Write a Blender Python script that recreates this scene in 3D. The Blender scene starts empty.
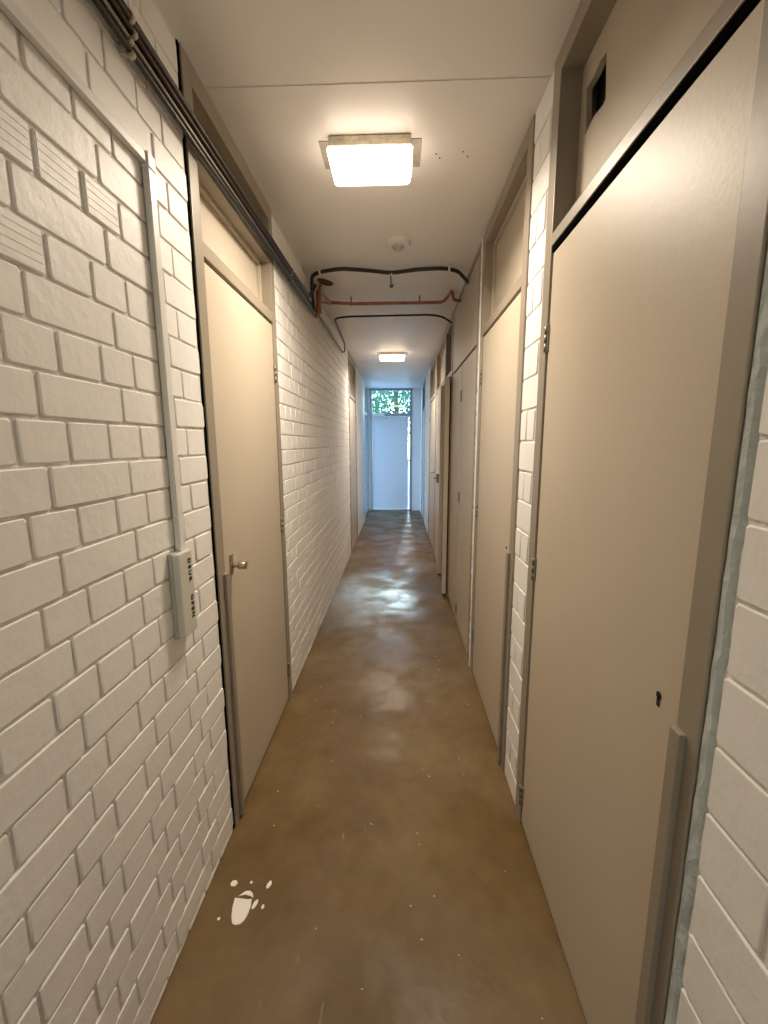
import bpy, bmesh, math, random
from mathutils import Vector, Matrix
random.seed(7)
PI = math.pi
scene = bpy.context.scene
C = scene.collection

# ------------------------------------------------------------------ camera, sky, sun, exposure
W, H, YEND, YBACK = 1.1587, 2.72, 9.5, -3.2      # corridor width, height, far wall, wall behind the camera
CF, CP, CY, CR, CX, CZ = 417.7, .1634, -.0346, -.0044, .6592, 1.5325
def cam_dir(x, y, z):
    c, s = math.cos(-CR), math.sin(-CR); x, z = c*x + s*z, -s*x + c*z
    c, s = math.cos(-CP), math.sin(-CP); y, z = c*y - s*z, s*y + c*z
    c, s = math.cos(-CY), math.sin(-CY); x, y = c*x - s*y, s*x + c*y
    return Vector((x, y, z)).normalized()
cd = bpy.data.cameras.new('camera'); cam = bpy.data.objects.new('camera', cd); C.objects.link(cam)
rt, fw_, up = cam_dir(1, 0, 0), cam_dir(0, 1, 0), cam_dir(0, 0, 1)
cam.matrix_world = Matrix(((rt.x, up.x, -fw_.x, CX), (rt.y, up.y, -fw_.y, 0), (rt.z, up.z, -fw_.z, CZ), (0, 0, 0, 1)))
cd.sensor_fit = 'VERTICAL'; cd.sensor_height = 24; cd.lens = 24*CF/1024; cd.clip_start = .02
scene.camera = cam
wd = bpy.data.worlds.new('sky'); scene.world = wd; wd.use_nodes = True
wn = wd.node_tree.nodes; wl = wd.node_tree.links
sky = wn.new('ShaderNodeTexSky'); sky.sky_type = 'NISHITA'; sky.sun_disc = False
sky.sun_elevation = math.radians(24); sky.sun_rotation = math.radians(30); sky.air_density = 1.0
wb = wn.new('ShaderNodeMix'); wb.data_type = 'RGBA'; wb.blend_type = 'MULTIPLY'; wb.inputs[0].default_value = 1; wb.inputs[7].default_value = (.66, .86, 1.15, 1)   # warm-set camera
wl.new(sky.outputs[0], wb.inputs[6]); wl.new(wb.outputs[2], wn['Background'].inputs[0]); wn['Background'].inputs[1].default_value = .9
sd = bpy.data.lights.new('sun', 'SUN'); sd.energy = 0.75; sd.angle = .07; sd.color = (.82, .93, 1)
so = bpy.data.objects.new('sun', sd); C.objects.link(so)
so.rotation_euler = Vector((.028, .9, .40)).to_track_quat('Z', 'Y').to_euler(); so.location = (1.5, 16, 6)
scene.view_settings.view_transform = 'Standard'; scene.view_settings.look = 'None'
scene.view_settings.gamma = 1; scene.view_settings.use_curve_mapping = False
scene.view_settings.exposure = 0.65
LAMP = 4.5        # radiance of the milky diffusers
TUBE = 16.5       # watts of each ceiling light
TUBE_COL = (1.0, .86, .69)

# ------------------------------------------------------------------ materials
def mat(name, col, rough=.5, metal=0, var=0, vscale=3, bump=0, bscale=200, spec=.5, emit=None, es=0, rvar=0, col2=None):
    m = bpy.data.materials.new(name); m.use_nodes = True
    n = m.node_tree.nodes; l = m.node_tree.links; b = n['Principled BSDF']
    b.inputs['Base Color'].default_value = (*col, 1); b.inputs['Roughness'].default_value = rough
    b.inputs['Metallic'].default_value = metal; b.inputs['Specular IOR Level'].default_value = spec
    geo = n.new('ShaderNodeNewGeometry')
    if var or rvar:
        t = n.new('ShaderNodeTexNoise'); t.inputs['Scale'].default_value = vscale; t.inputs['Detail'].default_value = 6
        l.new(geo.outputs['Position'], t.inputs['Vector'])
        if var:
            r = n.new('ShaderNodeValToRGB'); l.new(t.outputs[0], r.inputs[0])
            c2 = col2 or tuple(c*(1-var) for c in col)
            r.color_ramp.elements[0].color = (*c2, 1); r.color_ramp.elements[0].position = .3
            r.color_ramp.elements[1].color = (*col, 1); r.color_ramp.elements[1].position = .68
            l.new(r.outputs[0], b.inputs['Base Color'])
        if rvar:
            mr = n.new('ShaderNodeMapRange'); mr.inputs[3].default_value = rough-rvar; mr.inputs[4].default_value = rough+rvar
            mr.inputs[1].default_value = .3; mr.inputs[2].default_value = .7
            l.new(t.outputs[0], mr.inputs[0]); l.new(mr.outputs[0], b.inputs['Roughness'])
    if bump:
        t2 = n.new('ShaderNodeTexNoise'); t2.inputs['Scale'].default_value = bscale; t2.inputs['Detail'].default_value = 4
        l.new(geo.outputs['Position'], t2.inputs['Vector'])
        bp = n.new('ShaderNodeBump'); bp.inputs['Strength'].default_value = bump; bp.inputs['Distance'].default_value = .004
        l.new(t2.outputs[0], bp.inputs['Height']); l.new(bp.outputs[0], b.inputs['Normal'])
    if emit:
        b.inputs['Emission Color'].default_value = (*emit, 1); b.inputs['Emission Strength'].default_value = es
    return m
M = dict(
    brick=mat('white_brick_paint', (.88, .865, .84), .5, var=.05, vscale=5, bump=.45, bscale=38),
    mortar=mat('painted_mortar', (.84, .82, .79), .7, var=.2, vscale=40, bump=.8, bscale=120),
    ceil=mat('ceiling_paint', (.84, .81, .78), .42, var=.06, vscale=2, bump=.06, bscale=60, rvar=.06),
    door=mat('beige_door_paint', (.55, .475, .37), .44, var=.05, vscale=2.5, bump=.10, bscale=90),
    transom=mat('beige_panel_paint', (.50, .435, .345), .42, var=.07, vscale=4, bump=.12, bscale=70),
    frame=mat('taupe_frame_paint', (.31, .265, .205), .40, var=.08, vscale=6, bump=.05, bscale=80),
    stop=mat('stop_paint', (.50, .44, .35), .4),
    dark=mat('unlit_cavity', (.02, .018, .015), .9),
    brown=mat('dark_brown', (.07, .045, .025), .7),  # plain dark brown for recessed panels and small ceiling marks
    hinge=mat('dull_steel', (.22, .20, .165), .45, metal=.4),
    brass=mat('worn_brass', (.50, .44, .33), .35, metal=.9),
    steel=mat('polished_steel', (.85, .86, .88), .12, metal=1),
    black=mat('black_rubber', (.012, .012, .013), .4),
    pipe=mat('dark_steel_pipe', (.05, .045, .04), .36, metal=.7),
    greypipe=mat('zinc_pipe', (.20, .18, .15), .42, metal=.85),
    copper=mat('copper_pipe', (.42, .18, .10), .28, metal=.95, var=.45, vscale=9),
    oldcopper=mat('oxidised_copper', (.05, .028, .018), .38, metal=.7, var=.4, vscale=9),
    white=mat('white_plastic', (.80, .78, .74), .35),
    trunk=mat('white_trunking', (.76, .75, .72), .4),
    grey=mat('grey_plastic', (.62, .60, .53), .4),
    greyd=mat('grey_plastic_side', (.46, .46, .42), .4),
    ink=mat('black_ink', (.01, .01, .01), .6),
    yellow=mat('yellowed_plastic', (.88, .78, .60), .45, var=.45, vscale=28),
    plate=mat('lamp_plate_grey', (.40, .36, .31), .6, var=.2, vscale=25),
    bluefill=mat('bare_blue_filler', (.56, .62, .61), .6, var=.22, vscale=35, bump=.9, bscale=70),
    spill=mat('white_paint_spill', (.88, .84, .77), .4),
    speck=mat('pale_debris', (.62, .56, .46), .7),
    enddoor=mat('grey_blue_frame', (.30, .33, .36), .4),
    endwall=mat('white_wall_paint', (.80, .80, .79), .5, bump=.5, bscale=50),
    bark=mat('bark', (.12, .08, .05), .9, bump=.6, bscale=30),
    paving=mat('outdoor_paving', (.60, .58, .55), .8, var=.2, vscale=3),
    shell=mat('raw_plaster', (.30, .27, .23), .9),
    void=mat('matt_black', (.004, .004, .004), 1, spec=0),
    diff=mat('lit_diffuser', (.9, .85, .75), .4, emit=(1.0, .84, .68), es=LAMP),
)
# leaf: diffuse + translucent
def two(name, col, tcol, mixf, rough=.3, vary=None):
    m = bpy.data.materials.new(name); m.use_nodes = True
    n = m.node_tree.nodes; l = m.node_tree.links; b = n['Principled BSDF']; o = n['Material Output']
    b.inputs['Base Color'].default_value = (*col, 1); b.inputs['Roughness'].default_value = rough
    t = n.new('ShaderNodeBsdfTranslucent'); t.inputs[0].default_value = (*tcol, 1)
    mx = n.new('ShaderNodeMixShader'); mx.inputs[0].default_value = mixf
    l.new(b.outputs[0], mx.inputs[1]); l.new(t.outputs[0], mx.inputs[2]); l.new(mx.outputs[0], o.inputs[0])
    if vary:
        g = n.new('ShaderNodeNewGeometry'); r = n.new('ShaderNodeValToRGB'); l.new(g.outputs['Random Per Island'], r.inputs[0])
        r.color_ramp.elements[0].color = (*vary, 1); r.color_ramp.elements[1].color = (*col, 1)
        l.new(r.outputs[0], b.inputs['Base Color'])
    return m
M['leaf'] = two('tree_leaf', (.06, .20, .10), (.12, .32, .18), .5, .5, (.02, .08, .04))
M['endleaf'] = mat('white_door_paint', (.74, .76, .80), .35, bump=.05, bscale=20)
M['frost'] = two('milky_glass', (.70, .74, .80), (.74, .82, .98), .52, .25)
gm = bpy.data.materials.new('clear_glass'); gm.use_nodes = True
gn = gm.node_tree.nodes; gl = gm.node_tree.links
gt = gn.new('ShaderNodeBsdfTransparent'); gt.inputs[0].default_value = (.90, .97, .96, 1)
gg = gn.new('ShaderNodeBsdfGlossy'); gg.inputs['Roughness'].default_value = .02
gx = gn.new('ShaderNodeMixShader'); gx.inputs[0].default_value = .06
gl.new(gt.outputs[0], gx.inputs[1]); gl.new(gg.outputs[0], gx.inputs[2]); gl.new(gx.outputs[0], gn['Material Output'].inputs[0])
M['glass'] = gm
gw = gm.copy(); gw.name = 'daylight_warming_glass'; M['warmglass'] = gw  # pane tint added to warm the daylight coming from behind
for q_ in gw.node_tree.nodes:
    if q_.type == 'BSDF_TRANSPARENT': q_.inputs[0].default_value = (1, .86, .68, 1)
# concrete floor
def floor_mat():
    m = bpy.data.materials.new('worn_concrete'); m.use_nodes = True
    n = m.node_tree.nodes; l = m.node_tree.links; b = n['Principled BSDF']
    g = n.new('ShaderNodeNewGeometry')
    def noise(s, det=6, dist=0, rough=.55):
        t = n.new('ShaderNodeTexNoise'); t.inputs['Scale'].default_value = s; t.inputs['Detail'].default_value = det
        t.inputs['Distortion'].default_value = dist; t.inputs['Roughness'].default_value = rough
        l.new(g.outputs['Position'], t.inputs['Vector']); return t
    a = noise(1.7, 5, .15); c = noise(9, 8, .3, .65)
    r = n.new('ShaderNodeValToRGB'); l.new(a.outputs[0], r.inputs[0])
    e = r.color_ramp.elements
    e[0].position = .22; e[0].color = (.098, .055, .015, 1); e[1].position = .80; e[1].color = (.225, .158, .072, 1)
    x = e.new(.5); x.color = (.162, .098, .032, 1)
    r2 = n.new('ShaderNodeValToRGB'); l.new(c.outputs[0], r2.inputs[0])
    r2.color_ramp.elements[0].position = .32; r2.color_ramp.elements[0].color = (.80, .79, .77, 1)
    r2.color_ramp.elements[1].position = .68; r2.color_ramp.elements[1].color = (1.06, 1.06, 1.06, 1)
    mx = n.new('ShaderNodeMix'); mx.data_type = 'RGBA'; mx.blend_type = 'MULTIPLY'; mx.inputs[0].default_value = 1
    l.new(r.outputs[0], mx.inputs[6]); l.new(r2.outputs[0], mx.inputs[7])
    # pale scratches
    mp = n.new('ShaderNodeMapping'); mp.inputs['Scale'].default_value = (1.0, .28, 1); l.new(g.outputs['Position'], mp.inputs[0])
    v = n.new('ShaderNodeTexNoise'); v.inputs['Scale'].default_value = 26; v.inputs['Detail'].default_value = 3; l.new(mp.outputs[0], v.inputs['Vector'])
    r3 = n.new('ShaderNodeValToRGB'); l.new(v.outputs[0], r3.inputs[0]); r3.color_ramp.elements[0].position = .70; r3.color_ramp.elements[1].position = .80
    r3.color_ramp.elements[0].color = (0, 0, 0, 1); r3.color_ramp.elements[1].color = (.45, .45, .45, 1)
    m2 = n.new('ShaderNodeMix'); m2.data_type = 'RGBA'; l.new(r3.outputs[0], m2.inputs[0]); l.new(mx.outputs[2], m2.inputs[6]); m2.inputs[7].default_value = (.42, .37, .29, 1)
    l.new(m2.outputs[2], b.inputs['Base Color'])
    mr = n.new('ShaderNodeMapRange'); mr.inputs[1].default_value = .40; mr.inputs[2].default_value = .60; mr.inputs[3].default_value = .34; mr.inputs[4].default_value = .60; b.inputs['Specular IOR Level'].default_value = .4
    ad = noise(2.6, 4, .2); l.new(ad.outputs[0], mr.inputs[0]); l.new(mr.outputs[0], b.inputs['Roughness'])
    bp = n.new('ShaderNodeBump'); bp.inputs['Strength'].default_value = .5; bp.inputs['Distance'].default_value = .005
    bn = noise(8, 4, .3); l.new(bn.outputs[0], bp.inputs['Height']); l.new(bp.outputs[0], b.inputs['Normal'])
    return m
M['floor'] = floor_mat()

# ------------------------------------------------------------------ builders
def box(bm, x0, x1, y0, y1, z0, z1, bev=0):
    if x0 > x1: x0, x1 = x1, x0
    if y0 > y1: y0, y1 = y1, y0
    if z0 > z1: z0, z1 = z1, z0
    r = bmesh.ops.create_cube(bm, size=1)
    for v in r['verts']:
        v.co = Vector(((x0+x1)/2 + v.co.x*(x1-x0), (y0+y1)/2 + v.co.y*(y1-y0), (z0+z1)/2 + v.co.z*(z1-z0)))
    if bev:
        ed = list({e for v in r['verts'] for e in v.link_edges})
        bmesh.ops.bevel(bm, geom=ed, offset=bev, segments=2, affect='EDGES', profile=.6)
def wbox(bm, side, s0, s1, d0, d1, z0, z1, bev=0):     # s along the corridor, d out of the wall plane
    if side == 'L': box(bm, d0, d1, s0, s1, z0, z1, bev)
    else: box(bm, W-d0, W-d1, s0, s1, z0, z1, bev)
def tube(bm, pts, r, n=12):
    pts = [Vector(p) for p in pts]; rings = []
    for i, p in enumerate(pts):
        t = (pts[min(i+1, len(pts)-1)] - pts[max(i-1, 0)]).normalized()
        if i == 0: u = t.orthogonal().normalized()
        else: u = (u - t*u.dot(t)).normalized()
        w = t.cross(u)
        rings.append([bm.verts.new(p + (u*math.cos(2*PI*k/n) + w*math.sin(2*PI*k/n))*r) for k in range(n)])
    for a, b in zip(rings, rings[1:]):
        for k in range(n):
            f = bm.faces.new((a[k], a[(k+1) % n], b[(k+1) % n], b[k])); f.smooth = True
    bm.faces.new(rings[0][::-1]); bm.faces.new(rings[-1])
def curve(pts, rad=.03, seg=5):                        # round the corners of a polyline
    P = [Vector(p) for p in pts]; out = [P[0]]
    for a, b, c in zip(P, P[1:], P[2:]):
        r = min(rad, (a-b).length*.48, (c-b).length*.48)
        s, e = b + (a-b).normalized()*r, b + (c-b).normalized()*r
        for k in range(seg+1):
            t = k/seg; out.append(s*(1-t)**2 + b*2*t*(1-t) + e*t*t)
    return out + [P[-1]]
def cyl(bm, c, r, h, axis='z', n=20, r2=None):
    q = bmesh.ops.create_cone(bm, cap_ends=True, segments=n, radius1=r, radius2=r if r2 is None else r2, depth=h)
    R = {'z': Matrix(), 'x': Matrix.Rotation(PI/2, 4, 'Y'), 'y': Matrix.Rotation(-PI/2, 4, 'X')}[axis]
    for v in q['verts']: v.co = R @ v.co + Vector(c)
    for f in {f for v in q['verts'] for f in v.link_faces}:
        if len(f.verts) == 4: f.smooth = True
def wloc(o):
    p = Vector(o.location)
    while o.parent: o = o.parent; p += Vector(o.location)
    return p
def obj(name, bm, m, parent=None, origin=None, loc=None, rz=0):
    """link bm as one mesh object; verts are in world space unless loc is given"""
    me = bpy.data.meshes.new(name)
    if isinstance(bm, bpy.types.Mesh): me = bm
    else:
        if loc is None:
            org = wloc(parent) if parent else Vector(origin or (0, 0, 0))
            bmesh.ops.translate(bm, verts=bm.verts, vec=-org)
        bmesh.ops.recalc_face_normals(bm, faces=bm.faces)
        bm.to_mesh(me); bm.free()
    if not me.materials: me.materials.append(m if not isinstance(m, str) else M[m])
    o = bpy.data.objects.new(name, me); C.objects.link(o)
    if loc is not None: o.location = loc; o.rotation_euler = (0, 0, rz)
    elif not parent and origin: o.location = origin
    o.parent = parent
    return o
def tag(o, label=None, cat=None, group=None, kind=None):
    if label: o['label'] = label
    if cat: o['category'] = cat
    if group: o['group'] = group
    if kind: o['kind'] = kind
    return o
def empty(name, loc, label, cat, group=None, kind=None):
    o = bpy.data.objects.new(name, None); C.objects.link(o); o.location = loc; o.empty_display_size = .1
    return tag(o, label, cat, group, kind)

# ------------------------------------------------------------------ floor, ceiling, outer shell
b = bmesh.new(); box(b, -.6, W+.7, YBACK-.2, YEND+.2, -.12, 0, 0)
tag(obj('floor', b, 'floor'), 'brown worn concrete floor running down the corridor', 'floor', kind='structure')
ce = empty('ceiling', (0, 0, H), 'white painted flat ceiling over the corridor', 'ceiling', kind='structure')
b = bmesh.new(); box(b, -.6, W+.7, YBACK-.2, 1.6015, H, H+.12, .002); obj('ceiling_panel', b, 'ceil', ce)
b = bmesh.new(); box(b, -.6, W+.7, 1.6095, YEND+.2, H, H+.12, .002); cp = obj('ceiling_panel', b, 'ceil', ce)
b = bmesh.new(); box(b, -.6, W+.7, 1.60, 1.612, H+.003, H+.13); obj('joint_filler', b, 'mortar', ce)
b = bmesh.new()
for hx, hy in ((.815, 1.965), (.832, 1.99), (.925, 1.955), (.948, 1.985)):
    cyl(b, (hx, hy, H-.0005), .0035, .002, n=8)
obj('drill_holes', b, 'brown', cp)
b = bmesh.new(); box(b, -.6, -.45, YBACK-.2, 8.30, -.1, H+.1); box(b, -.6, -.105, 8.18, 8.30, -.1, H+.1); tag(obj('wall_outer_left', b, 'shell'), 'raw plaster wall closing the rooms on the left', 'wall', kind='structure')
b = bmesh.new(); box(b, W+.5, W+.7, YBACK-.2, YEND+.2, -.1, H+.1); tag(obj('wall_outer_right', b, 'shell'), 'raw plaster wall closing the closets on the right', 'wall', kind='structure')
b = bmesh.new()
for e in ((-.6, .15, -.1, H+.1), (1.0, W+.7, -.1, H+.1), (.15, 1.0, 2.3, H+.1), (.15, 1.0, -.1, .9)): box(b, e[0], e[1], YBACK-.2, YBACK, e[2], e[3])
tag(obj('wall_back', b, 'endwall'), 'white wall closing the corridor behind the viewer', 'wall', kind='structure')

# ------------------------------------------------------------------ brick walls
_cache = {}
def brick_mesh(L, hgt, var, grooved=False):
    """face towards +d (+x), centred on y,z; chamfered with knocked-off corners"""
    key = (round(L, 3), round(hgt, 4), var, grooved)
    if key in _cache: return _cache[key]
    rnd = random.Random(hash(key[:3]) & 0xffff)
    bm = bmesh.new()
    def loop(x, ins, cut):
        y, z = L/2-ins, hgt/2-ins; pts = []
        for sy, sz, first in ((1, 1, 0), (-1, 1, 1), (-1, -1, 0), (1, -1, 1)):
            a = (sy*(y-cut), sz*z); c = (sy*y, sz*(z-cut))
            pts += [c, a] if not first else [a, c]
        return [bm.verts.new((x, p[0], p[1])) for p in pts]
    j = lambda v, a: [setattr(q, 'co', q.co + Vector((rnd.uniform(-a, a)*.35, rnd.uniform(-a, a), rnd.uniform(-a, a)))) for q in v]
    back, mid, fr = loop(-.016, 0, .004), loop(-.0022, .0002, .004), loop(.0, .0026, .005)
    for k in range(8): pass
    off = [(rnd.uniform(-.0012, .0012), rnd.uniform(-.0012, .0012)) for _ in range(8)]
    for lp in (mid, fr):
        for q, (a, c) in zip(lp, off): q.co.y += a; q.co.z += c
    for A, B in ((back, mid), (mid, fr)):
        for k in range(8):
            f = bm.faces.new((A[k], A[(k+1) % 8], B[(k+1) % 8], B[k])); f.smooth = (A is mid)
    bm.faces.new(fr)
    if grooved:
        bmesh.ops.recalc_face_normals(bm, faces=bm.faces)
        for g in range(1, 5):
            z = -hgt/2 + hgt*g/5
            # a small proud ridge pair leaves a thin groove between
            box(bm, -.001, .0009, -L/2+.004, L/2-.004, z+.0009-hgt/5*.999+.0012, z-.0009)
        z = hgt/2; box(bm, -.001, .0009, -L/2+.004, L/2-.004, hgt/2-hgt/5+.0012, hgt/2-.004)
    bmesh.ops.recalc_face_normals(bm, faces=bm.faces)
    me = bpy.data.meshes.new('brick'); bm.to_mesh(me); bm.free(); me.materials.append(M['brick'])
    _cache[key] = me
    return me
def layout(y0, y1, base, pitch, stretch_phase, hdr_phase, is_stretch, SL, HL, top=H):
    """all bricks of one wall piece: (ya, yb, za, zb)"""
    out = []; k0 = math.floor((0-base)/pitch)
    k = k0
    while base + k*pitch < top - .01:
        za, zb = max(base+k*pitch, 0), min(base+(k+1)*pitch, top)
        st = is_stretch(k); step, ph = (SL, stretch_phase) if st else (HL, hdr_phase)
        n = math.floor((y0-ph)/step) - 1
        while ph + n*step < y1:
            jit = random.uniform(-.004, .004)
            a, c = ph+n*step, ph+(n+1)*step
            a2, c2 = max(a, y0), min(c, y1)
            if c2-a2 > .03 and zb-za > .02: out.append((a2, c2, za, zb, k))
            n += 1
        k += 1
    return out
def wall(name, side, segs, label, base, pitch, sp, hp, isst, SL, HL, own_limit, nearkey, nobj=300, grooves=()):
    """segs: (y0, y1) stretches of brickwork between the door frames"""
    bm = bmesh.new()
    for y0, y1 in segs: wbox(bm, side, y0, y1, -.11, -.0048, 0, H)
    w = obj(name, bm, 'mortar'); tag(w, label, 'wall', kind='structure')
    allb = []
    for y0, y1 in segs:
        if side == 'R' and y1 < 1: allb += layout(y0+.001, y1-.001, base, pitch, .372, .486, isst, .342, .127)
        else: allb += layout(y0+.001, y1-.001, base, pitch, sp, hp, isst, SL, HL)
    J = .008
    own = sorted([q for q in allb if own_limit(q)], key=nearkey)[:nobj]
    owns = set(own); rest = bmesh.new(); rnd = random.Random(3)
    for q in allb:
        ya, yb, za, zb, k = q
        jl = rnd.uniform(-.002, .002)
        L, hg = yb-ya-J+jl, zb-za-J+.001
        cy, cz = (ya+yb)/2, (za+zb)/2
        gr = any(ya < gy < yb and za < gz < zb for gy, gz in grooves)
        dx = rnd.uniform(-.0012, .0012)
        me = brick_mesh(round(L/.004)*.004, hg, rnd.randrange(4), gr)
        if side == 'L': loc, rz = (dx, cy, cz), 0
        else: loc, rz = (W-dx, cy, cz), PI
        if q in owns:
            o = bpy.data.objects.new('brick', me); C.objects.link(o); o.location = loc; o.parent = w
            o.rotation_euler = (rnd.uniform(-.006, .006), 0, rz + rnd.uniform(-.004, .004))
        else:
            t = bmesh.new(); t.from_mesh(me)
            bmesh.ops.transform(t, matrix=Matrix.Translation(loc) @ Matrix.Rotation(rz, 4, 'Z'), verts=t.verts)
            tmp = bpy.data.meshes.new('tmp'); t.to_mesh(tmp); t.free(); rest.from_mesh(tmp); bpy.data.meshes.remove(tmp)
    if len(rest.verts):
        o = obj('far_bricks', rest, 'brick', w); o['kind'] = 'stuff'
    else: rest.free()
    return w
cd_ = lambda q: ((q[0]+q[1])/2)**2 + ((q[2]+q[3])/2-CZ)**2
# left: English bond, 87 mm courses
wall('wall_left', 'L', [(YBACK, 1.431), (2.352, 5.69), (6.66, 8.35)], 'white painted brick wall left of the corridor', 1.148-.0866*13, .0866, .7695, .711, lambda k: k % 2 == 0, .2365, .11825,
     lambda q: .42 < q[1] and not (1.43 < q[0] < 2.34), lambda q: cd_(q) if q[1] < 1.5 else cd_(q)+3, 300,
     grooves=((.784, 2.045), (.879, 2.04), (1.001, 2.047), (.772, 1.876)))
wall('wall_right', 'R', [(YBACK, .614), (1.562, 1.762), (6.82, 8.0), (8.95, YEND)], 'white painted wall of large blocks right of the corridor', .824-.119*6, .119, 1.90, 1.682, lambda k: k % 2 == 1, .342, .0935,
     lambda q: q[1] > .25 and q[0] < 2, cd_, 300)

# ------------------------------------------------------------------ doors along the corridor
def leaf_bm(w, h, t=.042, rev=1):
    bm = bmesh.new(); box(bm, 0, t, -w, 0, 0, h, .002); return bm
def hinge(parent, side, y, z, d=.003, h=.085):
    bm = bmesh.new(); x = d if side == 'L' else W-d
    for k in range(3): cyl(bm, (x, y, z-h/3+k*h/3), .0075, h/3-.002, n=12)
    wbox(bm, side, y-.016, y+.016, d-.006, d+.0, z-h/2, z+h/2, .001)
    return obj('hinge', bm, 'hinge', parent)
def door(n, side, y0, y1, leaves, label, jw=(.06, .06), ztop=2.145, trans=((2.205, 2.635),), depth=.055, fw=.0045, gap=.006,
         mid=(2.157, 2.205), hinges=(), handle=None, strips=(), panel_mat='transom', frame_mat='frame', top=H, flush=False, ajar=None, panel_margin=0):
    r = empty('door_%d' % n, (0 if side == 'L' else W, (y0+y1)/2, 0), label, 'door', kind='structure')
    bm = bmesh.new()
    a, c = y0+jw[0], y1-jw[1]
    wbox(bm, side, y0, a, -.11, fw, 0, top, .0025); wbox(bm, side, c, y1, -.11, fw, 0, top, .0025)
    if not flush:
        wbox(bm, side, a-.001, c+.001, -.11, fw, trans[-1][1], top, .0025); wbox(bm, side, a-.001, c+.001, -.11, fw-.001, mid[0], mid[1], .0025)
        for p, q in zip(trans, trans[1:]): wbox(bm, side, a-.001, c+.001, -.11, fw-.001, p[1], q[0], .0025)
    else:
        wbox(bm, side, a-.001, c+.001, -.11, fw, top-.03, top, .0025)
    obj('frame', bm, frame_mat, r)
    bm = bmesh.new()                                    # rebate stops behind the leaf
    wbox(bm, side, a-.01, a+.014, -.11, -.05, 0, mid[0]+.01); wbox(bm, side, c-.014, c+.01, -.11, -.05, 0, mid[0]+.01)
    wbox(bm, side, a, c, -.11, -.05, mid[0]-.012, mid[0]+.03)
    obj('door_stop', bm, 'dark', r)
    for (p, q) in trans:
        if flush:
            bm = bmesh.new(); wbox(bm, side, a+.002, c-.002, -.04, -.002, mid[0]+.003, top-.032, .002); obj('transom_panel', bm, panel_mat, r)
            break
        bm = bmesh.new(); wbox(bm, side, a-.01, c+.01, -depth-.02, -depth, p-.01, q+.01)
        tp = obj('transom_panel', bm, panel_mat, r)
        bm = bmesh.new(); bw = .014
        for e in ((a, a+bw, p, q), (c-bw, c, p, q), (a+bw, c-bw, p, p+bw), (a+bw, c-bw, q-bw, q)):
            wbox(bm, side, e[0], e[1], -depth, -depth+.018, e[2], e[3], .002)
        obj('glazing_bead', bm, 'stop', r)
    for i, (la, lb) in enumerate(leaves):
        if ajar and i in ajar: continue
        bm = bmesh.new(); wbox(bm, side, la+gap*.5, lb-gap*.5, -.044, -.002, .012, ztop-gap*.3, .0018)
        lf = obj('door_leaf', bm, 'door', r)
    for (hy, hz) in hinges: hinge(r, side, hy, hz)
    for (sy0, sy1, sz, lab) in strips:
        bm = bmesh.new(); wbox(bm, side, sy0, sy1, fw-.002, fw+.012, .01, sz, .002); st = obj('cover_strip', bm, 'frame', r)
    return r
def door_handle(parent, side, y, z, dirn, d=0, kind='lever'):
    sx = 1 if side == 'L' else -1; x0 = d if side == 'L' else W-d
    bm = bmesh.new()
    box(bm, x0, x0+sx*.006, y-.012, y+.012, z-.035, z+.045, .002)
    cyl(bm, (x0+sx*.025, y, z), .009, .045, 'x', 14)
    if kind == 'lever': tube(bm, curve([(x0+sx*.045, y, z), (x0+sx*.05, y+dirn*.03, z), (x0+sx*.048, y+dirn*.12, z-.002)], .015), .008, 10)
    else: cyl(bm, (x0+sx*.046, y, z), .014, .03, 'x', 20)
    return obj('handle', bm, 'brass', parent)

# left, first door
d1 = door(1, 'L', 1.443, 2.350, [(1.503, 2.292)], 'beige door on the left with small brass knob, under the pipes', (.062, .056), trans=((2.205, 2.450), (2.482, 2.650)), depth=.065,
          hinges=((2.296, 1.9), (2.296, 1.08), (2.296, .2)), strips=((1.484, 1.512, 1.05, ''),))
bm = bmesh.new(); wbox(bm, 'L', 1.4315, 1.4435, -.11, -.001, 0, H); obj('joint_shade', bm, 'void', d1)  # black strip stands in for the shadow between bricks and frame
door_handle(d1, 'L', 1.575, 1.058, 1, -.002, 'knob')
d2 = door(2, 'L', 5.70, 6.65, [(5.765, 6.585)], 'pale door on the left nearest the bright far end', hinges=((6.59, 1.9), (6.59, 1.1), (6.59, .2)), depth=.05)
# right, first door: wide dark gap over the leaf, hole cut in its transom panel
d3 = door(3, 'R', .636, 1.558, [(.692, 1.492)], 'large beige door on the right with a square hole above it', (.054, .064), ztop=2.138, trans=((2.198, 2.655),), depth=.062, mid=(2.160, 2.198),
          hinges=((1.497, 1.875), (1.497, 1.075), (1.497, .13)), strips=((.662, .689, 1.035, ''),), gap=.007)
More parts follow.
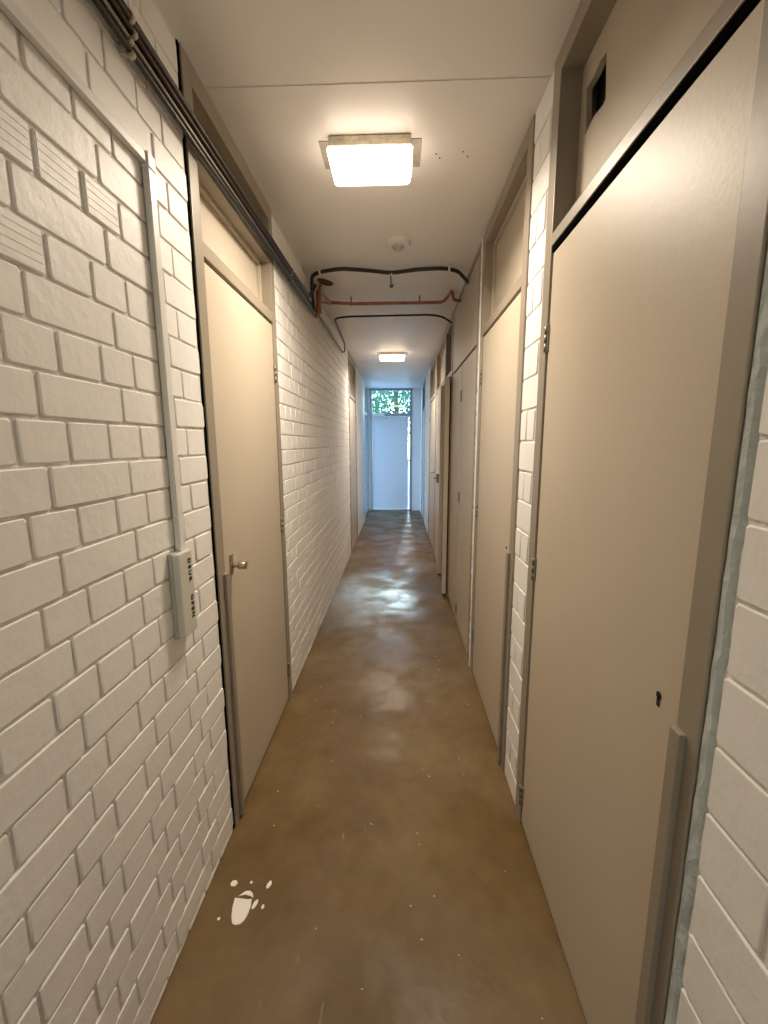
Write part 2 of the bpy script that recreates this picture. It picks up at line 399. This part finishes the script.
# replace the transom panel by one with a hole
for ch in [c for c in d3.children if c.name.startswith(('transom_panel', 'glazing_bead'))]: bpy.data.objects.remove(ch)
def holed_panel():
    bm = bmesh.new(); x = W+.062
    ya, yb, za, zb = .685, 1.50, 2.19, 2.665
    outer = [(ya, za), (yb, za), (yb, zb), (ya, zb)]
    h = [(1.322, 2.452), (1.335, 2.448), (1.39, 2.458), (1.446, 2.448), (1.452, 2.50), (1.460, 2.576), (1.41, 2.572), (1.372, 2.582), (1.336, 2.574), (1.332, 2.54), (1.326, 2.49)]
    n = len(h); c = (1.28, 2.44)
    V = {}
    def mk(px):
        o = [bm.verts.new((px, *p)) for p in outer]; i = [bm.verts.new((px, *p)) for p in h]; return o, i
    for px in (x, x+.018):
        o, i = mk(px); V[px] = i
        es = [bm.edges.new((o[k], o[(k+1) % 4])) for k in range(4)] + [bm.edges.new((i[k], i[(k+1) % n])) for k in range(n)]
        bmesh.ops.triangle_fill(bm, use_beauty=True, edges=es)
    A, B = V[x], V[x+.018]
    for k in range(n): bm.faces.new((A[k], A[(k+1) % n], B[(k+1) % n], B[k]))
    return bm
tp = obj('transom_panel', holed_panel(), 'transom', d3)
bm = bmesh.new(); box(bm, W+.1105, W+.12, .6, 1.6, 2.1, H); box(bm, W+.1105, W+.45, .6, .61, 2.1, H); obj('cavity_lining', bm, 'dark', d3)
bm = bmesh.new(); wbox(bm, 'R', .69, 1.494, -.048, .0005, 2.1405, 2.1598); obj('leaf_gap_shade', bm, 'void', d3)  # black strip paints in the darkness of the open gap over the leaf
bm = bmesh.new(); wbox(bm, 'R', 1.452, 1.466, -.06, -.02, 2.198, 2.655, .002); obj('glazing_bead', bm, 'stop', d3) if False else bm.free()
bm = bmesh.new(); cyl(bm, (W+.0015, .752, 1.052), .0075, .002, 'x', 12); box(bm, W+.0005, W+.0025, .748, .756, 1.030, 1.052); obj('keyhole', bm, 'dark', d3)
# filler between frame and wall
rnd = random.Random(5); bm = bmesh.new(); prev = None; N = 90
for k in range(N+1):
    z = H*k/N; yl = .612 + rnd.uniform(-.006, .004) - (.004 if k % 7 == 0 else 0)
    row = [bm.verts.new((W+.004, .640, z)), bm.verts.new((W-.002+rnd.uniform(-.001, .001), .630, z)), bm.verts.new((W-.001+rnd.uniform(-.0015, .0015), yl+.01, z)), bm.verts.new((W+.006, yl-.002, z)), bm.verts.new((W+.03, yl+.01, z)), bm.verts.new((W+.03, .640, z))]
    if prev:
        for i in range(6): bm.faces.new((prev[i], prev[(i+1) % 6], row[(i+1) % 6], row[i]))
    prev = row
tag(obj('trim_1', bm, 'bluefill'), 'rough pale blue filler strip beside the large right door', 'filler strip', kind='structure')
# right, second door
d4 = door(4, 'R', 1.765, 2.690, [(1.832, 2.622)], 'second beige door on the right, past the narrow white pillar', (.066, .066), trans=((2.205, 2.655),), depth=.06,
          hinges=((2.628, 1.92), (2.628, 1.11), (2.628, .27)), strips=((1.806, 1.838, 1.05, ''),))
bm = bmesh.new(); cyl(bm, (W+.0015, 1.90, 1.052), .007, .002, 'x', 12); obj('keyhole', bm, 'dark', d4)
# rough white plaster seam
bm = bmesh.new(); prev = None
for k in range(101):
    z = H*k/100; y = 2.700 + rnd.uniform(-.005, .008); yb = 2.735 + rnd.uniform(-.012, .004)
    row = [bm.verts.new((W+.05, 2.688, z)), bm.verts.new((W+.004, y-.010, z)), bm.verts.new((W-.006+rnd.uniform(-.002, .002), y, z)), bm.verts.new((W-.006+rnd.uniform(-.002, .002), yb, z)), bm.verts.new((W+.05, 2.76, z))]
    if prev:
        for i in range(5): bm.faces.new((prev[i], prev[(i+1) % 5], row[(i+1) % 5], row[i]))
    prev = row
tag(obj('trim_2', bm, 'brick'), 'rough white plaster seam after the second right door', 'plaster seam', kind='structure')
# double closet
d5 = door(5, 'R', 2.750, 4.085, [(2.812, 3.424), (3.430, 4.030)], 'narrow double closet doors on the right under a plain upper panel', (.06, .052), flush=True, gap=.014,
          hinges=((3.427, 1.9), (3.427, 1.09), (3.427, .13), (4.034, 1.75), (4.034, 1.08)))
# ajar narrow closet
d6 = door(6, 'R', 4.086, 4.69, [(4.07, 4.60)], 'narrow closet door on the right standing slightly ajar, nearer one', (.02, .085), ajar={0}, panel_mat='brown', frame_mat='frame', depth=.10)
lf = obj('door_leaf', leaf_bm(.555, 2.11), 'door', d6, loc=(-.002, 4.60-4.388, .03), rz=-math.radians(6.2))
hinge(d6, 'R', 4.61, 1.88); hinge(d6, 'R', 4.61, .25)
d7 = door(7, 'R', 4.691, 5.735, [(4.70, 5.64)], 'wide door on the right slightly ajar, beyond the narrow ajar one', (.02, .09), ajar={0}, panel_mat='transom', depth=.05)
lf = obj('door_leaf', leaf_bm(.93, 2.11), 'door', d7, loc=(-.002, 5.64-5.213, .03), rz=-math.radians(2.2))
bm = bmesh.new(); box(bm, -.03, 0, -.82, -.795, 1.05, 1.15, .002); tube(bm, curve([(-.02, -.808, 1.10), (-.05, -.808, 1.10), (-.052, -.68, 1.10)], .012), .008)
obj('handle', bm, 'hinge', lf, loc=(0, 0, 0))
hinge(d7, 'R', 5.66, 1.9); hinge(d7, 'R', 5.66, .25)
d8 = door(8, 'R', 5.736, 6.815, [(5.80, 6.75)], 'closed door on the right with dark lever before the far bricks', depth=.05, hinges=((6.757, 1.9), (6.757, .3)))
door_handle(d8, 'R', 5.88, 1.125, 1, -.002)
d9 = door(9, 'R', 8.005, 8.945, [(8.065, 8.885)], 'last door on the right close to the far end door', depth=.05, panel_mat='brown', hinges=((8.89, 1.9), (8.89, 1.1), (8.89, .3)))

# ------------------------------------------------------------------ far wall and glazed door
EX0, EX1 = .022, .968
bm = bmesh.new()
box(bm, -.6, EX0, YEND, YEND+.12, -.1, H+.1); box(bm, EX1, W+.7, YEND, YEND+.12, -.1, H+.1); box(bm, EX0, EX1, YEND, YEND+.12, 2.715, H+.1)
tag(obj('wall_far', bm, 'endwall'), 'white wall around the door at the far end', 'wall', kind='structure')
d10 = empty('door_10', ((EX0+EX1)/2, YEND, 0), 'white door with leafy fanlight above at the far end of the corridor', 'door', kind='structure')
bm = bmesh.new()
for e in ((EX0, EX0+.052, 0, 2.715), (EX1-.055, EX1, 0, 2.715), (EX0+.05, EX1-.05, 2.672, 2.715), (EX0+.05, EX1-.05, 2.127, 2.187), (EX0, EX1, 0, .028)):
    box(bm, e[0], e[1], YEND-.01, YEND+.08, e[2], e[3], .003)
obj('frame', bm, 'enddoor', d10)
bm = bmesh.new(); box(bm, EX0+.05, EX1-.053, YEND+.035, YEND+.041, 2.185, 2.674); obj('transom_pane', bm, 'glass', d10)
# leaf: slim rails round a milky pane; free edge stands a little off the jamb
bm = bmesh.new(); lx0, lx1 = EX0+.056, .878
box(bm, lx0, lx0+.012, YEND+.005, YEND+.045, .034, 2.122, .002); box(bm, lx0+.012, lx1, YEND+.005, YEND+.045, .034, .05, .002); box(bm, lx0+.012, lx1, YEND+.005, YEND+.045, 2.108, 2.122, .002)
lf = obj('door_leaf', bm, 'white', d10)
bm = bmesh.new(); box(bm, lx0+.01, lx1, YEND+.015, YEND+.035, .045, 2.112)
obj('pane', bm, 'endleaf', lf)
bm = bmesh.new()
bmesh.ops.create_uvsphere(bm, u_segments=24, v_segments=12, radius=.024, matrix=Matrix.Translation((.890, YEND-.022, 1.155))); cyl(bm, (.878, YEND-.010, 1.155), .010, .04, 'y', 14)
box(bm, .862, .884, YEND-.002, YEND+.046, 1.03, 1.28, .002)
for f in bm.faces: f.smooth = True
tag(obj('door_knob', bm, 'steel', lf), 'shiny steel knob catching the sun')
bm = bmesh.new(); box(bm, .085, .345, YEND-.055, YEND-.005, 2.125, 2.185, .004); tube(bm, [(.12, YEND-.04, 2.125), (.16, YEND-.10, 2.10), (.42, YEND-.03, 2.07)], .007)
obj('door_closer', bm, 'white', d10)

# tall side window in the left wall by the end door, and the glazed door behind the viewer
def glazed(n, name_label, x0, x1, y0, y1, z0, z1, bars, pane='glass'):
    t = empty('window_%d' % n, ((x0+x1)/2, (y0+y1)/2, z0), name_label, 'window', kind='structure')
    bm = bmesh.new(); f = .045; alongy = (y1-y0) > (x1-x0)
    for k in ((0, f), (1, -f)):
        if alongy: yy = (y0, y0+f) if k[0] == 0 else (y1-f, y1); box(bm, x0, x1, yy[0], yy[1], z0, z1, .002)
        else: xx = (x0, x0+f) if k[0] == 0 else (x1-f, x1); box(bm, xx[0], xx[1], y0, y1, z0, z1, .002)
    for zz in [(z0, z0+f), (z1-f, z1)] + [(b-.025, b+.025) for b in bars]:
        if alongy: box(bm, x0+.001, x1-.001, y0+f, y1-f, zz[0], zz[1], .002)
        else: box(bm, x0+f, x1-f, y0+.001, y1-.001, zz[0], zz[1], .002)
    obj('window_frame', bm, 'enddoor', t)
    zs = [z0+f] + [q for b in bars for q in (b-.025, b+.025)] + [z1-f]
    for a, c in zip(zs[::2], zs[1::2]):
        bm = bmesh.new()
        if alongy: box(bm, (x0+x1)/2-.003, (x0+x1)/2+.003, y0+f, y1-f, a, c)
        else: box(bm, x0+f, x1-f, (y0+y1)/2-.003, (y0+y1)/2+.003, a, c)
        obj('pane', bm, pane, t)
glazed(1, 'tall side window in the left wall beside the far door', -.09, -.03, 8.352, 9.498, .0, H, (2.15,))
glazed(2, 'window in the wall behind the viewer', .15, 1.0, YBACK-.14, YBACK-.08, .9, 2.3, (), 'warmglass')
def portal(loc, rot, sx, sy):
    l = bpy.data.lights.new('daylight_portal', 'AREA'); l.shape = 'RECTANGLE'; l.size = sx; l.size_y = sy; l.cycles.is_portal = True
    o = bpy.data.objects.new('daylight_portal', l); C.objects.link(o); o.location = loc; o.rotation_euler = rot
portal((-.12, 8.92, 1.36), (0, -PI/2, 0), 2.7, 1.15)
portal((.575, YBACK-.16, 1.6), (PI/2, 0, 0), .85, 1.4)
portal((.495, YEND+.1, 2.43), (-PI/2, 0, 0), .84, .5)

# ------------------------------------------------------------------ outdoors seen through the fanlight
bm = bmesh.new(); box(bm, -30, 30, -30, 45, -.3, -.125); tag(obj('ground', bm, 'paving'), 'pale paving outside the far door', 'ground', kind='structure')
def tree(x, y, h, cr, label, seed):
    rn = random.Random(seed); t = empty('tree', (x, y, -.06), label, 'tree', 'trees outside the far door')
    bm = bmesh.new(); tube(bm, [(x, y, -.06), (x+.1, y, h*.35), (x-.05, y+.1, h*.75)], .11, 10)
    for k in range(5):
        a = rn.uniform(0, 6.28); tube(bm, [(x+.05, y, h*(.35+.08*k)), (x+cr*.6*math.cos(a), y+cr*.6*math.sin(a), h*(.5+.1*k))], .035, 7)
    obj('trunk', bm, 'bark', t)
    bm = bmesh.new()
    for k in range(5200):
        u = Vector((rn.gauss(0, 1), rn.gauss(0, 1), rn.gauss(0, 1))).normalized()*cr*rn.uniform(.35, 1)
        c = Vector((x+u.x, y+u.y, h*.62+u.z*.95)); s = rn.uniform(.05, .10)
        R = Matrix.Rotation(rn.uniform(0, 6.28), 3, Vector((rn.gauss(0, 1), rn.gauss(0, 1), rn.gauss(0, 1))).normalized())
        vs = [bm.verts.new(c + R @ Vector(p)*s) for p in ((-1, 0, 0), (-.2, .55, .08), (1, 0, 0), (-.2, -.55, .08))]
        bm.faces.new(vs)
    me_ = bm; o = obj('foliage', me_, 'leaf', t); o['kind'] = 'stuff'
tree(-1.3, 15.0, 5.0, 1.75, 'leafy green tree outside, left in the fanlight', 1)
tree(.55, 21.5, 5.6, 2.1, 'leafy green tree outside, in the middle of the fanlight and farther away', 4)
tree(2.7, 17.0, 5.0, 1.9, 'leafy green tree outside, right in the fanlight', 2)

# ------------------------------------------------------------------ ceiling lights, smoke alarm
def light(x, y, label, w=.342, dp=.19, on=1.0):
    t = empty('ceiling_light', (x, y, H), label, 'ceiling light', 'corridor ceiling lights')
    bm = bmesh.new(); box(bm, x-.205, x+.205, y-.055, y+.115, H-.003, H, 0); obj('grey_plate', bm, 'plate', t)  # thin grey slab on the ceiling, wider than the lamp body
    bm = bmesh.new(); box(bm, x-w/2+.008, x+w/2-.008, y-dp/2+.008, y+dp/2-.008, H-.042, H-.003, .006); obj('housing', bm, 'yellow', t)
    bm = bmesh.new(); r = bmesh.ops.create_cube(bm, size=1)
    for v in r['verts']:
        k = 1 if v.co.z > 0 else .93
        v.co = Vector((x + v.co.x*w*k, y + v.co.y*dp*k, H-.066 + v.co.z*.048))
    bmesh.ops.bevel(bm, geom=bm.edges[:], offset=.007, segments=3, affect='EDGES')
    obj('diffuser', bm, 'diff' if on else 'white', t)
    if not on: return t
    ld = bpy.data.lights.new('tube', 'AREA'); ld.shape = 'RECTANGLE'; ld.size = .29; ld.size_y = .14; ld.energy = TUBE; ld.color = TUBE_COL; ld.spread = math.radians(158)
    lo = bpy.data.objects.new('tube', ld); C.objects.link(lo); lo.parent = t; lo.location = (0, 0, -.0915); ld.energy = TUBE*on
    return t
light(.545, 1.925, 'lit rectangular ceiling light with yellowed base, nearest in the corridor')
light(.575, 5.86, 'lit rectangular ceiling light far down the corridor')
light(.56, -1.98, 'dim rectangular ceiling light behind the viewer', on=.3)
t = empty('smoke_detector', (.656, 2.73, H), 'round white smoke detector on the ceiling behind the near light', 'smoke detector')
bm = bmesh.new(); cyl(bm, (.656, 2.73, H-.006), .075, .012, n=40); cyl(bm, (.656, 2.73, H-.018), .062, .014, n=40, r2=.07); obj('base', bm, 'white', t)
bm = bmesh.new(); cyl(bm, (.656, 2.73, H-.030), .030, .016, n=32, r2=.036); cyl(bm, (.656, 2.73, H-.042), .020, .010, n=32, r2=.028); obj('sensor_cap', bm, 'stop', t)

# ------------------------------------------------------------------ left: trunking and push-button box
t = empty('cable_trunking', (.002, 1.19, 1.22), 'white square cable trunking bent down the left brick wall to the button box', 'cable trunking')
bm = bmesh.new(); box(bm, .002, .018, -.6, 1.176, 2.240, 2.262, .002); obj('horizontal_duct', bm, 'trunk', t)
bm = bmesh.new(); box(bm, .002, .020, 1.176, 1.204, 1.215, 2.264, .002); obj('vertical_duct', bm, 'trunk', t)
bm = bmesh.new(); box(bm, .002, .023, 1.172, 1.207, 2.232, 2.268, .003); obj('corner_cap', bm, 'trunk', t)
t = empty('push_button_box', (0, 1.18, .962), 'narrow grey box lettered DEUR OPEN on the left wall', 'button box')
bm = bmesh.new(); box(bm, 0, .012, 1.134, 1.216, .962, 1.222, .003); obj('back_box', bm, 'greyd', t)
bm = bmesh.new(); box(bm, .0105, .032, 1.137, 1.213, .965, 1.219, .004); obj('rocker_cover', bm, 'grey', t)
for txt, zc in (('DEUR', 1.160), ('OPEN', 1.046)):
    cu = bpy.data.curves.new('lettering', 'FONT'); cu.body = txt; cu.size = .022; cu.extrude = .0004; cu.space_character = 1.45; cu.offset = .0007
    cu.align_x = 'CENTER'; cu.align_y = 'CENTER'; cu.materials.append(M['ink'])
    tmp = bpy.data.objects.new('tmp', cu); C.objects.link(tmp); bpy.context.view_layer.update()
    me = bpy.data.meshes.new_from_object(tmp.evaluated_get(bpy.context.evaluated_depsgraph_get())); bpy.data.objects.remove(tmp)
    o = bpy.data.objects.new('lettering', me); C.objects.link(o); o.parent = t
    o.location = (.0327, 1.191-1.18, zc-.962)
    # letters run downwards, their tops towards the far end
    o.rotation_euler = Matrix(((0, 0, 1), (0, 1, 0), (-1, 0, 0))).to_euler()
# ------------------------------------------------------------------ pipes along the left wall
def pipe(name, pts, r, m, label, clips=(), rad=.05, group=None, clipside=None):
    o0 = pts[0]; t = empty(name, o0, label, 'pipe', group)
    bm = bmesh.new(); tube(bm, curve(pts, rad), r, 14); obj('tube', bm, m, t)
    for c in clips:
        bm = bmesh.new()
        if len(c) == 3: cyl(bm, c, r+.0018, .012, 'y', 16); box(bm, 0.001, c[0], c[1]-.006, c[1]+.006, c[2]-.003, c[2]+.003)
        else: cyl(bm, c[:3], r+.003, .014, 'x', 16); box(bm, c[0]-.006, c[0]+.006, c[1]-.004, c[1]+.004, c[2], H)
        obj('clip', bm, c[3] if len(c) == 4 else 'stop', t)
    return t
def run(dz, x, y1, yend_z=None):
    return [(x, YBACK, 2.48+dz), (x, 1.5, 2.485+dz), (x, 2.6, 2.505+dz), (x, y1, 2.52+dz)]
pipe('wall_pipe', run(.023, .034, 3.12)+[(.034, 3.20, 2.60), (.06, 3.22, 2.66)], .0115, 'pipe', 'dark steel pipe, topmost of the bundle high on the left wall', ((.034, 1.12, 2.509), (.034, 2.62, 2.531)), group='pipes high on the left wall')
pipe('wall_pipe', run(0, .034, 3.1)+[(.034, 4.88, 2.535), (.055, 4.93, 2.56), (.08, 4.70, 2.595), (.075, 4.02, 2.655), (.20, 4.02, 2.668), (.95, 4.0, 2.668), (1.06, 4.02, 2.655), (1.15, 4.12, 2.63), (W+.02, 4.15, 2.63)], .0085, 'oldcopper',
     'brown pipe looping back and crossing the ceiling, farthest crossing pipe', ((.034, 1.13, 2.484), (.034, 2.6, 2.505)), group='pipes high on the left wall', rad=.07)
pipe('wall_pipe', run(-.019, .030, 3.30), .0065, 'greypipe', 'thin zinc conduit under the dark pipe on the left wall', ((.030, 1.12, 2.462), (.030, 2.64, 2.484)), group='pipes high on the left wall')
pipe('wall_pipe', run(-.036, .026, 3.35), .0075, 'black', 'black cable, lowest of the bundle on the left wall', ((.026, 1.13, 2.443),), group='pipes high on the left wall')
# hose and copper pipe across the ceiling
hz = lambda x, y, z: (x, y, z)
pipe('insulated_hose', [(.045, 3.22, 2.50), (.04, 3.18, 2.62), (.06, 3.10, 2.68), (.12, 3.07, 2.69), (.27, 3.03, 2.693), (.45, 3.06, 2.69), (.61, 3.09, 2.682), (.78, 3.06, 2.690), (.96, 3.05, 2.692), (1.06, 3.08, 2.686), (1.13, 3.20, 2.675), (W+.03, 3.30, 2.665)], .0125, 'black',
     'thick black hose crossing under the ceiling, nearest crossing line', ((.12, 3.07, 2.69, 'white'), (.61, 3.09, 2.682, 'white'), (1.0, 3.06, 2.690, 'white')), rad=.05)
pipe('copper_pipe', [(.055, 3.30, 2.50), (.06, 3.30, 2.655), (.10, 3.62, 2.665), (.30, 3.66, 2.665), (1.02, 3.66, 2.665), (1.06, 3.62, 2.70), (1.075, 3.52, 2.705), (1.10, 3.60, 2.66), (W+.03, 3.60, 2.655)], .0125, 'copper',
     'bright copper pipe crossing the ceiling between the hose and the brown pipe', ((.27, 3.66, 2.665, 'copper'), (.83, 3.66, 2.665, 'copper')), rad=.035)
pipe('copper_pipe', [(.085, 3.24, 2.47), (.085, 3.24, 2.655), (.085, 3.32, 2.69), (.085, 3.42, 2.695)], .012, 'copper', 'short upright copper pipe in the left corner under the hose', rad=.04)
pipe('copper_pipe', [(.035, 3.34, 2.48), (.055, 3.42, 2.60), (.06, 3.58, 2.655), (.10, 3.655, 2.665)], .012, 'copper', 'bent copper elbow joining the bundle in the left corner', rad=.05)
bm = bmesh.new(); tube(bm, [(.605, 3.14, H), (.605, 3.15, 2.66)], .004, 8); tube(bm, [(.605, 3.15, 2.66), (.604, 3.42, 2.70)], .004, 8); cyl(bm, (.604, 3.42, H-.008), .012, .016, n=12)
tag(obj('hanging_rod', bm, 'oldcopper', origin=(.605, 3.15, H)), 'thin dark rod hanging at the middle of the black hose', 'rod')
bm = bmesh.new(); q = bmesh.ops.create_cone(bm, cap_ends=True, segments=20, radius1=.05, radius2=.06, depth=.012)  # thin brown oval disc for a dark mark on the ceiling
for v in q['verts']: v.co = Vector((.115 + v.co.x*.75 + v.co.y*.5, 3.33+v.co.y*1.1, H-.006+v.co.z))
tag(obj('ceiling_patch', bm, 'brown', origin=(.115, 3.33, H)), 'dark brown oval patch on the ceiling in the left corner', 'plate')

# ------------------------------------------------------------------ on the floor
def blob(pts, t, name, m, parent):
    cx, cy = sum(p[0] for p in pts)/len(pts), sum(p[1] for p in pts)/len(pts)
    bm = bmesh.new(); n = len(pts)
    base = [bm.verts.new((p[0], p[1], 0)) for p in pts]
    mid = [bm.verts.new((cx+(p[0]-cx)*.96, cy+(p[1]-cy)*.96, t)) for p in pts]
    for k in range(n): bm.faces.new((base[k], base[(k+1) % n], mid[(k+1) % n], mid[k]))
    bm.faces.new(mid); bm.faces.new(base[::-1])
    return obj(name, bm, m, parent)
def ell(cx, cy, a, bb, rot=0, n=16, w=.12, seed=0):
    rn = random.Random(seed); out = []
    for k in range(n):
        t = 2*PI*k/n; q = 1+rn.uniform(-w, w); x, y = a*q*math.cos(t), bb*q*math.sin(t)
        out.append((cx+x*math.cos(rot)-y*math.sin(rot), cy+x*math.sin(rot)+y*math.cos(rot)))
    return out
t = empty('paint_spill', (.14, 1.14, 0), 'dried white paint spill with small drops on the floor by the left wall', 'paint spill')
blob([(.102, 1.178), (.125, 1.176), (.149, 1.174), (.161, 1.176), (.166, 1.154), (.165, 1.13), (.16, 1.111), (.15, 1.099), (.135, 1.096), (.123, 1.100), (.113, 1.119), (.105, 1.147)], .0016, 'puddle', 'spill', t)
blob([(.112, 1.182), (.123, 1.193), (.133, 1.200), (.147, 1.201), (.159, 1.193), (.166, 1.180), (.163, 1.180), (.152, 1.184), (.135, 1.188)], .0014, 'puddle', 'spill', t)
for i, (x, y, a, c, ro) in enumerate(((.081, 1.224, .012, .011, 0), (.141, 1.229, .005, .005, 0), (.206, 1.223, .007, .014, -.3), (.178, 1.159, .007, .016, -.3), (.207, 1.152, .005, .008, 0), (.074, 1.112, .005, .005, 0))):
    blob(ell(x, y, a, c, ro, seed=i, w=.08), .0012, 'drop', 'spill', t)
rn = random.Random(11); bm = bmesh.new()
for k in range(90):
    x, y = rn.uniform(.08, W-.06), rn.uniform(.9, 5.5); s = rn.uniform(.0012, .0032)
    if (x-.14)**2+(y-1.14)**2 < .02: continue
    q = bmesh.ops.create_icosphere(bm, subdivisions=1, radius=s)
    for v in q['verts']: v.co = Vector((x+v.co.x*rn.uniform(.8, 2), y+v.co.y, max(0, v.co.z*.6+s*.3)))
tag(obj('floor_grit', bm, 'speck'), 'pale crumbs of grit scattered over the brown floor', 'grit', kind='stuff')
